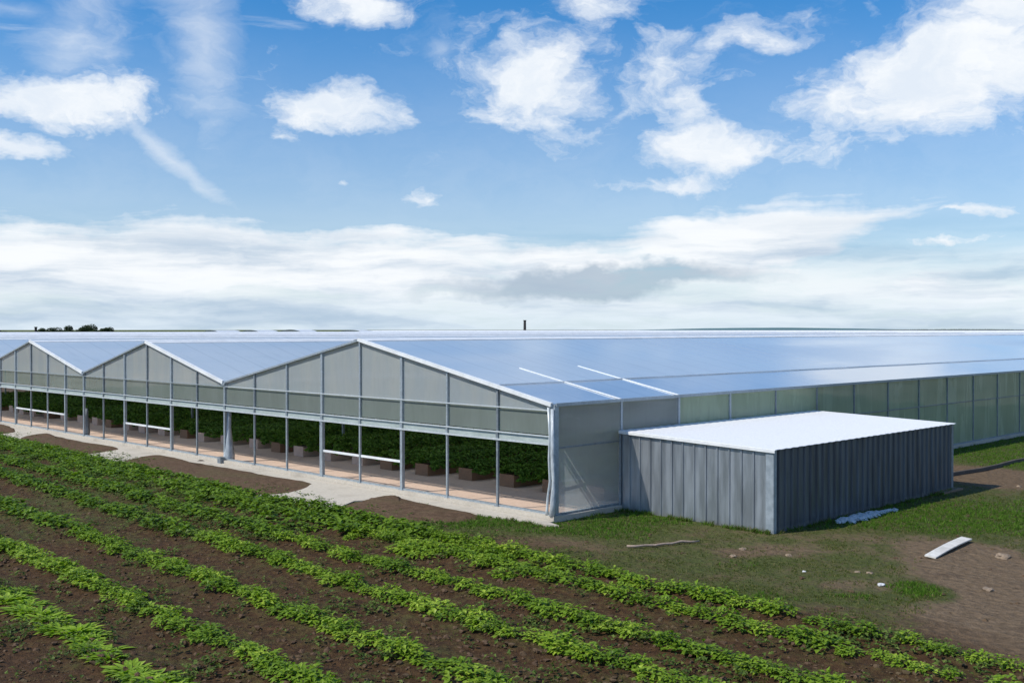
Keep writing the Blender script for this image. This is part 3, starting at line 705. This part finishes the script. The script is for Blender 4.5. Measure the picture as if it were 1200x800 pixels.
for i, (a, d, nr) in enumerate(ROWS):
    s_ = -34.0 if i > 2 else -12
    while True:
        p = a + d*s_; dd = (p.x-CX)*FW[0] + (p.y-CY)*FW[1]; ll_ = (p.x-CX)*RT[0] + (p.y-CY)*RT[1]
        if dd < 12 or s_ > 60: break
        px = 600 + FPX*ll_/dd; py = 386 + FPX*H/dd
        if px > 1260 or py > 850: break
        step = (.40 if i == 0 else .45)*random.uniform(.85, 1.15)
        if px > -60:
            j = random.uniform(-.14,.14) - (.35 if i == 6 else 0); p2 = p + nr*j
            keep = True
            if i in (5, 6) and px > 880 and random.random() < .12: keep = False
            if i in (4,) and px > 700 and random.random() < .10: keep = False
            if random.random() < .03: keep = False
            if keep: spots.append((dd, i, p2.x, p2.y, px, py))
            if i in (5, 6) and px < 640 and random.random() < .75:    # the two far rows are broad and overgrown on this side
                p3 = p + nr*(random.uniform(-.95, -.35) if i == 6 else random.uniform(.3,.9)*random.choice((-1,1))); spots.append((dd, i, p3.x, p3.y, px, py))
        s_ += step
spots.sort()
ORD = 'first second third fourth fifth sixth seventh eighth ninth tenth eleventh twelfth thirteenth fourteenth fifteenth sixteenth seventeenth eighteenth nineteenth twentieth'.split()
TENS = {20: 'twenty', 30: 'thirty', 40: 'forty', 50: 'fifty', 60: 'sixty', 70: 'seventy'}
def ordinal(n):
    if n <= 20: return ORD[n-1]
    t, u = n//10*10, n % 10
    return TENS[t][:-1] + 'ieth' if u == 0 else TENS[t] + '-' + ORD[u-1]
ROWL = ['bright long-leaved plant, %s along the corner crop row from its camera end', 'bushy green plant, %s from the camera end of the crop row behind the bright one',
        'bushy green plant, %s from the camera end of the third crop row from the corner', 'bushy green plant, %s from the camera end of the middle crop row of seven',
        'bushy green plant, %s from the camera end of the third crop row before the greenhouse', 'bushy green plant, %s from the camera end of the last crop row but one',
        'bushy green plant, %s from the camera end of the crop row closest to the greenhouse']
rown = [0]*7
ROWG = ['plants of the nearest crop row', 'plants of the second crop row', 'plants of the third crop row', 'plants of the middle crop row', 'plants of the fifth crop row', 'plants of the sixth crop row', 'plants of the crop row by the greenhouse']
cnt = 0; rest = MB()
for (dd, i, x, y, px, py) in spots:
    z = sample(Z, x, y) - .01; scl = random.uniform(.72, 1.05) * (1.0 if i else 1.15)
    if px > 1000: scl *= .8
    if cnt < 298:
        me_ = random.choice(lmesh if i == 0 else meshes)
        o = bpy.data.objects.new('crop_plant', me_); COL.objects.link(o)
        o.location = (x, y, z); o.rotation_euler = (random.uniform(-.08,.08), random.uniform(-.08,.08), random.uniform(0, 6.28)); o.scale = (scl, scl, scl*random.uniform(.55, .85))
        rown[i] += 1; tag(o, ROWL[i] % ordinal(rown[i]), 'crop plant', ROWG[i]); cnt += 1
    else:
        src = random.choice(lowq); a = random.uniform(0, 6.28); ca, sa = math.cos(a)*scl*1.15, math.sin(a)*scl*1.15; b = len(rest.v)
        rest.v += [(x + v[0]*ca - v[1]*sa, y + v[0]*sa + v[1]*ca, z + v[2]*scl*.8) for v in src.v]
        rest.f += [tuple(b+q_ for q_ in f) for f in src.f]; dt = random.uniform(-.15,.15); rest.t += [min(1, max(0, t+dt)) for t in src.t]; rest.mi += src.mi
rest_o = rest.build('distant_crop_rows', M['leaf']); tag(rest_o, 'far ends of the green crop rows beside the pale pavement', 'crops', kind='stuff')
print('plants', cnt, len(spots))

# ------------------------------------------------------------------ weeds and grass
def scatter(px_rng, py_rng, n, fn, prob):
    out = 0
    while out < n:
        px = random.uniform(*px_rng); t = random.random(); lo, hi = 1/(py_rng[1]-386), 1/(py_rng[0]-386)
        py = 386 + 1/(lo + (hi-lo)*t**1.6); x, y = g(px, py)
        if y > -.25 and x < .25 or (0 < x < 5.8 and 2.9 < y < 15.1): out += .2; continue
        out += 1
        if random.random() < prob(x, y, px, py): fn(x, y, sample(Z, x, y), px, py)
random.seed(77)
wq = MB()
def weed(x, y, z, px, py):
    for _ in range(7):
        p = Vector((x+random.uniform(-.12,.12), y+random.uniform(-.12,.12), z+random.uniform(.01,.14))); leaf_quad(wq, p, rdir(.5), Vector((random.uniform(-.5,.5),random.uniform(-.5,.5),1)), random.uniform(.07,.14), random.uniform(.04,.08), random.random())
def weedp(x, y, px, py):
    off = (x-a0.x)*n0.x + (y-a0.y)*n0.y
    if off > offs[6]+1.5 or (px > 700 and off > offs[6]+.6): return 0
    cl = noise.noise(Vector((x*.5, y*.5, 2)))*.5+.5
    v = .03 + .16*(cl > .6)
    if px < 430 and 520 < py < 640 and off > offs[3]-.5: v = .75*min(1, (430-px)/170)*(cl*.7+.35)
    if off > offs[5]-.5 and px < 800: v = max(v, .35*cl*(1 if px < 560 else .6))
    return v
scatter((-30, 1230), (508, 830), 30000, weed, weedp)
wo_ = wq.build('weeds', M['weed']); tag(wo_, kind='stuff')
gq = MB(); gl = MB()
def tuft(Q, x, y, z, n, h, w=.014):
    for _ in range(n):
        a = random.uniform(0, 6.28); r = random.uniform(0,.06); b = Vector((x+math.cos(a)*r, y+math.sin(a)*r, z-.01)); lean = rdir(0)*random.uniform(.2,.8)*h
        s_ = rdir(0)*w; hh = h*random.uniform(.6,1.3); k_ = len(Q.v); tip = b + lean + Vector((0,0,hh)); m_ = b + lean*.35 + Vector((0,0,hh*.6))
        Q.v += [tuple(b-s_*.5), tuple(b+s_*.5), tuple(m_+s_*.4), tuple(tip), tuple(m_-s_*.4)]; Q.f.append((k_, k_+1, k_+2, k_+3, k_+4)); Q.t.append(random.random()); Q.mi.append(0)
APR = [(p[0], p[1]) for p in poly]
def grassp(x, y, px, py):
    if in_poly(x, y, APR) and y > -6: return 0
    gval = sample(green, x, y); tl = sample(till, x, y); n_ = noise.fractal(Vector((x*1.1, y*1.1, 9)), 1, 2, 4)
    v = max(0, min(1, (gval + n_*.55 - .30)*1.5)); return v*(1 if tl < .5 else .15)
scatter((430, 1230), (505, 810), 62000, lambda x, y, z, px, py: tuft(gq, x, y, z, 4, .045), grassp)
def lushp(x, y, px, py):
    if in_poly(x, y, APR): return 0
    gval = sample(green, x, y); return max(0, min(1, (gval-.78)*2.2 + .3*noise.noise(Vector((x*1.5,y*1.5,1)))*(gval > .75)))
scatter((430, 1230), (505, 720), 50000, lambda x, y, z, px, py: tuft(gl, x, y, z, 5, .075, .018), lushp)
for k_ in range(1500):                       # longer grass left standing along the foot of the walls
    w_ = random.random()
    if w_ < .35: x, y = random.uniform(.3, 5.75), 2.9 - abs(random.gauss(0, .10))
    elif w_ < .6: x, y = 5.85 + abs(random.gauss(0, .10)), random.uniform(3.1, 15)
    elif w_ < .75: x, y = .26 + abs(random.gauss(0, .07)), random.choice((random.uniform(0, 2.9), random.uniform(15.5, 40)))
    else: x = random.uniform(-6.3, .5); y = -.72 - abs(random.gauss(0, .12))
    if noise.noise(Vector((x*1.4, y*1.4, 7))) < -.12 or in_poly(x, y, APR): continue
    tuft(gl if random.random() < .5 else gq, x, y, sample(Z, x, y), 5, random.uniform(.06,.15), .014)
tag(gq.build('grass', M['grass']), kind='stuff'); tag(gl.build('lush_grass', M['grass_lush']), kind='stuff')

# clods lying loose in the tilled furrows
random.seed(99); cq = MB(); kinds = []
for k_ in range(8):
    bm = bmesh.new(); bmesh.ops.create_icosphere(bm, subdivisions=1, radius=1)
    for v in bm.verts: v.co *= 1 + .55*noise.noise(v.co*1.3 + Vector((k_*7.1, 0, 0)))
    bm.verts.index_update(); kinds.append(([tuple(v.co) for v in bm.verts], [tuple(v.index for v in f.verts) for f in bm.faces])); bm.free()
def clod(x, y, z, px, py):
    vs, fs = random.choice(kinds); r = .018 + .055*random.random()**3; a = random.uniform(0, 6.28); ca, sa = math.cos(a), math.sin(a); b = len(cq.v)
    cq.v += [(x + (v[0]*ca-v[1]*sa)*r*1.2, y + (v[0]*sa+v[1]*ca)*r, z + v[2]*r*.7) for v in vs]; cq.f += [tuple(b+i for i in f) for f in fs]; cq.t += [random.random()]*len(fs); cq.mi += [0]*len(fs)
def clodp(x, y, px, py):
    if in_poly(x, y, APR): return 0
    return .8*sample(till, x, y)*(noise.noise(Vector((x*.9, y*.9, 4)))*.5+.55) + .04
scatter((-30, 1230), (560, 830), 16000, clod, clodp)
tag(cq.build('soil_clods', M['mound']), kind='stuff')

# ------------------------------------------------------------------ small things on the ground
def stone(name, px, py, r, m, label, cat, group=None, flat=.5, seed=0):
    bm = bmesh.new(); bmesh.ops.create_icosphere(bm, subdivisions=3, radius=r)
    for v in bm.verts:
        d = noise.noise(v.co*2.2/r*.5 + Vector((seed, 0, 0)))*.5 + noise.noise(v.co*6/r*.5 + Vector((seed, 3, 0)))*.2
        v.co *= 1 + d; v.co.z *= flat
    me = bpy.data.meshes.new(name); bm.to_mesh(me); bm.free(); me.materials.append(m)
    o = bpy.data.objects.new(name, me); COL.objects.link(o); x, y = g(px, py); o.location = (x, y, sample(Z, x, y) + r*flat*.1); o.rotation_euler.z = seed
    return tag(o, label, cat, group)
# white board
x0, y0 = g(1091, 655); x1, y1 = g(1134, 631, .1)
bd = MB(); d = Vector((x1-x0, y1-y0, 0)); Ln = d.length; W2 = .14; nseg = 8
for i in range(nseg):
    a = Ln*i/nseg; c = Ln*(i+1)/nseg; za = .03*math.sin(PI*i/nseg); zc = .03*math.sin(PI*(i+1)/nseg)
    A = [(a,-W2,za),(a,W2,za),(a,W2,za+.035),(a,-W2,za+.035)]; C = [(c,-W2,zc),(c,W2,zc),(c,W2,zc+.035),(c,-W2,zc+.035)]; b = len(bd.v); bd.v += A + C
    for f in ((0,1,5,4),(1,2,6,5),(2,3,7,6),(3,0,4,7)): bd.f.append(tuple(b+q_ for q_ in f)); bd.t.append(0); bd.mi.append(0)
    if i == 0: bd.f.append((b+3,b+2,b+1,b)); bd.t.append(0); bd.mi.append(0)
    if i == nseg-1: bd.f.append((b+4,b+5,b+6,b+7)); bd.t.append(0); bd.mi.append(0)
o = bd.build('plank', M['board']); o.location = (x0, y0, sample(Z, x0, y0)+.03); o.rotation_euler = (.10, -.02, math.atan2(d.y, d.x)); tag(o, 'long white plank lying flat on the bare brown dirt past the shed', 'plank')
# dead stick
q = MB(); pts = []
for i in range(9):
    px = 735 + 85*i/8; py = 643 - 8*i/8 + random.uniform(-.7,.7); x, y = g(px, py); pts.append((x, y, sample(Z, x, y)+.05+random.uniform(0,.02)))
q.tube(pts, [.03,.035,.03,.035,.032,.03,.034,.03,.02], 7); q.tube([pts[3], (pts[3][0]+.25, pts[3][1]-.2, pts[3][2]+.08)], [.02,.008], 5)
tag(q.build('stick', M['stick'], None, True), 'thin pale dry stick lying in the grass in front of the shed', 'stick')
# rubble by the shed
q = MB(); random.seed(41)
rub = []
for i in range(420):
    t = random.random(); px = 983 + 66*t + random.uniform(-3,3); py = 611.5 - 13.5*t + random.gauss(0, 1.9)*(1.1-abs(t-.45)*1.6); x, y = g(px, py)
    if x < 5.95: continue
    rub.append((x, y))
for x, y in rub:
    r = .03 + .09*random.random()**2.5; bm = bmesh.new(); bmesh.ops.create_icosphere(bm, subdivisions=1, radius=r); b = len(q.v)
    sd = random.uniform(0, 50)
    for v in bm.verts: v.co *= 1 + .5*noise.noise(v.co*8 + Vector((sd, 0, 0)))
    q.v += [(x+v.co.x*1.2, y+v.co.y, v.co.z*.6+.015) for v in bm.verts]; bm.verts.index_update()
    for f in bm.faces: q.f.append(tuple(b+v.index for v in f.verts)); q.t.append(0); q.mi.append(0)
    bm.free()
tag(q.build('rubble', M['rubble']), 'strip of crushed white rubble along the foot of the dark shed wall', 'rubble', kind='stuff')
for i, (px, py, r, m, lab, cat) in enumerate([
    (871,643,.10,'stone','small pinkish stone in the dirt just in front of the shed corner','stone'),
    (860,651,.09,'stone','smaller brown stone lying nearer the camera than the pinkish one','stone'),
    (925,651,.08,'stone','reddish stone lying by itself on the bare patch near the shed corner','stone'),
    (943,670,.05,'rubble','tiny white pebble in the middle of the worn grass','pebble'),
    (1020,672,.07,'stone','pale rock lump between the white plank and the shed','rock'),
    (1034,686,.08,'rubble','flat pinkish white rock near the small green patch of grass','rock'),
    (1006,671,.07,'stone','chalky rock lump closest to the shed side of the worn grass','rock'),
    (1177,654,.17,'stone','brown clod of earth beyond the white plank','clod'),
    (1160,692,.12,'stone','lumpy brown clod of earth near the frame edge under the plank','clod'),
    (1195,570,.10,'stone','light stone lying where the dirt path leaves the grass','stone')]):
    stone(cat, px, py, r, M[m], lab, cat, None, .5, i*3.7+1)
for i, (px, py, r) in enumerate([(235,541,.16),(246,544.5,.10),(258,546,.08)]):
    stone('brick_block', px, py, r, M['kerb'], ['dark square block at the edge of the soil patch and pavement', 'middle one of three dark blocks at the pavement edge', 'smallest of three dark blocks at the pavement edge'][i], 'block', 'dark blocks on the pavement edge', .6, i*2.1)
# edging and path past the shed
q = MB(); E = [g(*p_) for p_ in [(1112,558),(1130,555),(1150,552),(1170,547.5),(1190,542),(1215,538),(1250,531)]]
for i in range(len(E)-1): q.bar((E[i][0], E[i][1], .06), (E[i+1][0], E[i+1][1], .06), .10, .14)
tag(q.build('kerb_edging', M['kerb']), 'dark low edging between the bright grass strip and the dirt path', 'edging')

# ------------------------------------------------------------------ far things
def blobby_tree(loc, h, w, seed):
    random.seed(seed); t = empty('tree', loc)
    q = MB(); q.tube([(0,0,-.2), (.1,0,h*.3), (0,.1,h*.6)], [.25,.2,.1], 7)
    for k_ in range(5):
        a = k_*1.3; q.tube([(0,0,h*.35), (math.cos(a)*w*.25, math.sin(a)*w*.25, h*.65)], [.1,.04], 5)
    q.build('trunk', M['bark'], t); q = MB()
    lob = [(random.uniform(-.36,.36)*w, random.uniform(-.3,.3)*w, random.uniform(.42,.78)*h, random.uniform(.14,.26)*w) for _ in range(9)]
    for i in range(3200):
        cx_, cy_, cz_, r = random.choice(lob); v = Vector((random.gauss(0,1), random.gauss(0,1), random.gauss(0,.8))).normalized()*r*random.uniform(.7,1.05)
        z_ = min(h, cz_+v.z*.8); leaf_quad(q, Vector((cx_+v.x, cy_+v.y, z_)), rdir(.6), v, .35, .3, random.random())
    q.build('crown', M['tree_leaf'], t); return t
for i, (px, dpt, h, w) in enumerate([(52,300,7.4,5),(67,296,7.5,6.5),(88,300,8.1,7.0),(103,305,8.4,7.5),(113,298,7.6,5),(126,300,7.1,4.6),(2,300,7.2,3.4)]):
    x, y = far(px, dpt)
    lab = ['low dark tree right beside the thin far chimney at the horizon', 'low wide dark tree between the far chimney and the taller clump', 'round dark tree starting the taller far clump', 'tallest round dark tree of the far clump on the horizon',
           'dark tree at the falling end of the taller far clump', 'small dark bush trailing off the far tree clump', 'tiny dark bush at the extreme left of the horizon'][i]
    tag(blobby_tree((x, y, 0), h, w, 200+i), lab, 'tree', 'trees on the far horizon')
def chimney(px, dpt, h, w, lab):
    x, y = far(px, dpt); q = MB(); q.tube([(0,0,-.2),(0,0,h*.6),(0,0,h)], [w*.62, w*.5, w*.45], 12); q.tube([(0,0,h-.25),(0,0,h+.02)], [w*.6,w*.6], 12)
    tag(q.build('chimney', M['black'], None, False, (x, y, 0)), lab, 'chimney')
chimney(615, 380, 9.1, 1.0, 'dark chimney standing up alone above the middle of the greenhouse roof')
chimney(42, 290, 6.5, .7, 'short dark chimney beside the far trees')
for i, (px, w_, h) in enumerate([(247,3.4,5.60),(293,4.0,5.66),(340,4.6,5.78),(411,5.2,5.66)]):
    dpt = 300; x, y = far(px, dpt); t = empty('polytunnel', (x, y, 0), YAW)
    tag(t, ['smallest arched far tunnel, leftmost of the four', 'second arched far tunnel counted from the smallest', 'third and most rounded arched far tunnel behind the gables', 'widest far arched tunnel, behind the tallest gable peak'][i], 'tunnel', 'far arched tunnels behind the greenhouse')
    q = MB(); nn = 14; ring = [(math.cos(PI*k_/nn)*w_, 3.4 + math.sin(PI*k_/nn)*(h-3.4)) for k_ in range(nn+1)]; ring = [(w_, 0)] + ring + [(-w_, 0)]
    for k_ in range(len(ring)-1): q.face([(ring[k_][0], 0, ring[k_][1]), (ring[k_][0], 25, ring[k_][1]), (ring[k_+1][0], 25, ring[k_+1][1]), (ring[k_+1][0], 0, ring[k_+1][1])])
    q.build('cover', M['white_metal'], t, True)
    q = MB(); q.face([(a, .05, c) for a, c in ring]); q.build('end_wall', M['side_film'], t)
# tree belts and a low hill
def belt(name, px0, px1, dpt, h0, h1, m, lab=None, n=160):
    q = MB(); random.seed(int(px0))
    for i in range(n):
        px = px0 + (px1-px0)*i/(n-1); x, y = far(px, dpt*random.uniform(.97,1.03)); f = math.sin(PI*i/(n-1))**.3; h = (h0 + (h1-h0)*(noise.noise(Vector((px*.06, 1, 0)))*.5+.5))*f
        w_ = abs(px1-px0)/n/FPX*dpt*1.3; b = len(q.v); K = 6
        for k_ in range(K): a = 2*PI*k_/K; q.v += [(x+math.cos(a)*w_, y+math.sin(a)*w_, -1), (x+math.cos(a+.4)*w_*.7, y+math.sin(a+.4)*w_*.7, h*random.uniform(.9,1.02))]
        q.v.append((x, y, h*1.03))
        for k_ in range(K):
            k2 = (k_+1) % K; q.f += [(b+2*k_, b+2*k2, b+2*k2+1, b+2*k_+1), (b+2*k_+1, b+2*k2+1, b+2*K)]; q.t += [random.random()]*2; q.mi += [0]*2
    return tag(q.build(name, m), lab, 'wood', kind='stuff')
FG = empty('greenhouse', (*far(905, 330), 0), YAW); tag(FG, 'low far-off pale greenhouse range seen as a white strip beyond the roof', 'greenhouse')
q = MB(); q.box(-128, 140, 0, 90, 0, 3.6); q.build('wall', M['gable_film'], FG)
for k_ in range(9):
    q = MB(); y_ = k_*10
    q.f = [(0,1,4,3),(1,2,5,4),(0,3,6),(0,2,1),(3,4,5)]; q.f = [(0,1,4,3),(1,2,5,4),(0,2,1),(3,4,5)]; q.v = [(-128,y_,3.6),(-128,y_+5,5.5),(-128,y_+10,3.6),(140,y_,3.6),(140,y_+5,5.5),(140,y_+10,3.6)]; q.t = [0]*4; q.mi = [0]*4
    q.build('roof', M['white_metal'], FG)

belt('tree_belt', 920, 1330, 900, 5.6, 6.25, M['tree_leaf'], 'thin dark far-off line of trees along the right horizon')
belt('hedge', 676, 752, 420, 5.0, 5.8, M['tree_leaf'], 'low dark hedge past the middle of the roof', 60)
belt('hedge', 168, 210, 420, 4.6, 5.3, M['tree_leaf'], 'low dark hedge beyond the small far trees', 40)
q = MB(); R0 = 5200; K = 60
for r_ in range(K+1):
    for s_ in range(7):
        px = 700 + 420*r_/K; x, y = far(px, R0 + 350*s_); h = math.sin(PI*r_/K)**1.2*math.sin(PI*s_/6)*17*(1+.15*noise.noise(Vector((px*.02, s_, 0)))) ; q.v.append((x, y, h - 1))
for r_ in range(K):
    for s_ in range(6): a = r_*7+s_; q.f.append((a, a+7, a+8, a+1)); q.t.append(.5); q.mi.append(0)
M['hill'] = simple('hazed_hill', (.05,.13,.14), (.08,.17,.18), .01, .95)  # distance haze put into the teal base colour
tag(q.build('hills', M['hill'], None, True), kind='structure')
print('done', len(bpy.data.objects))
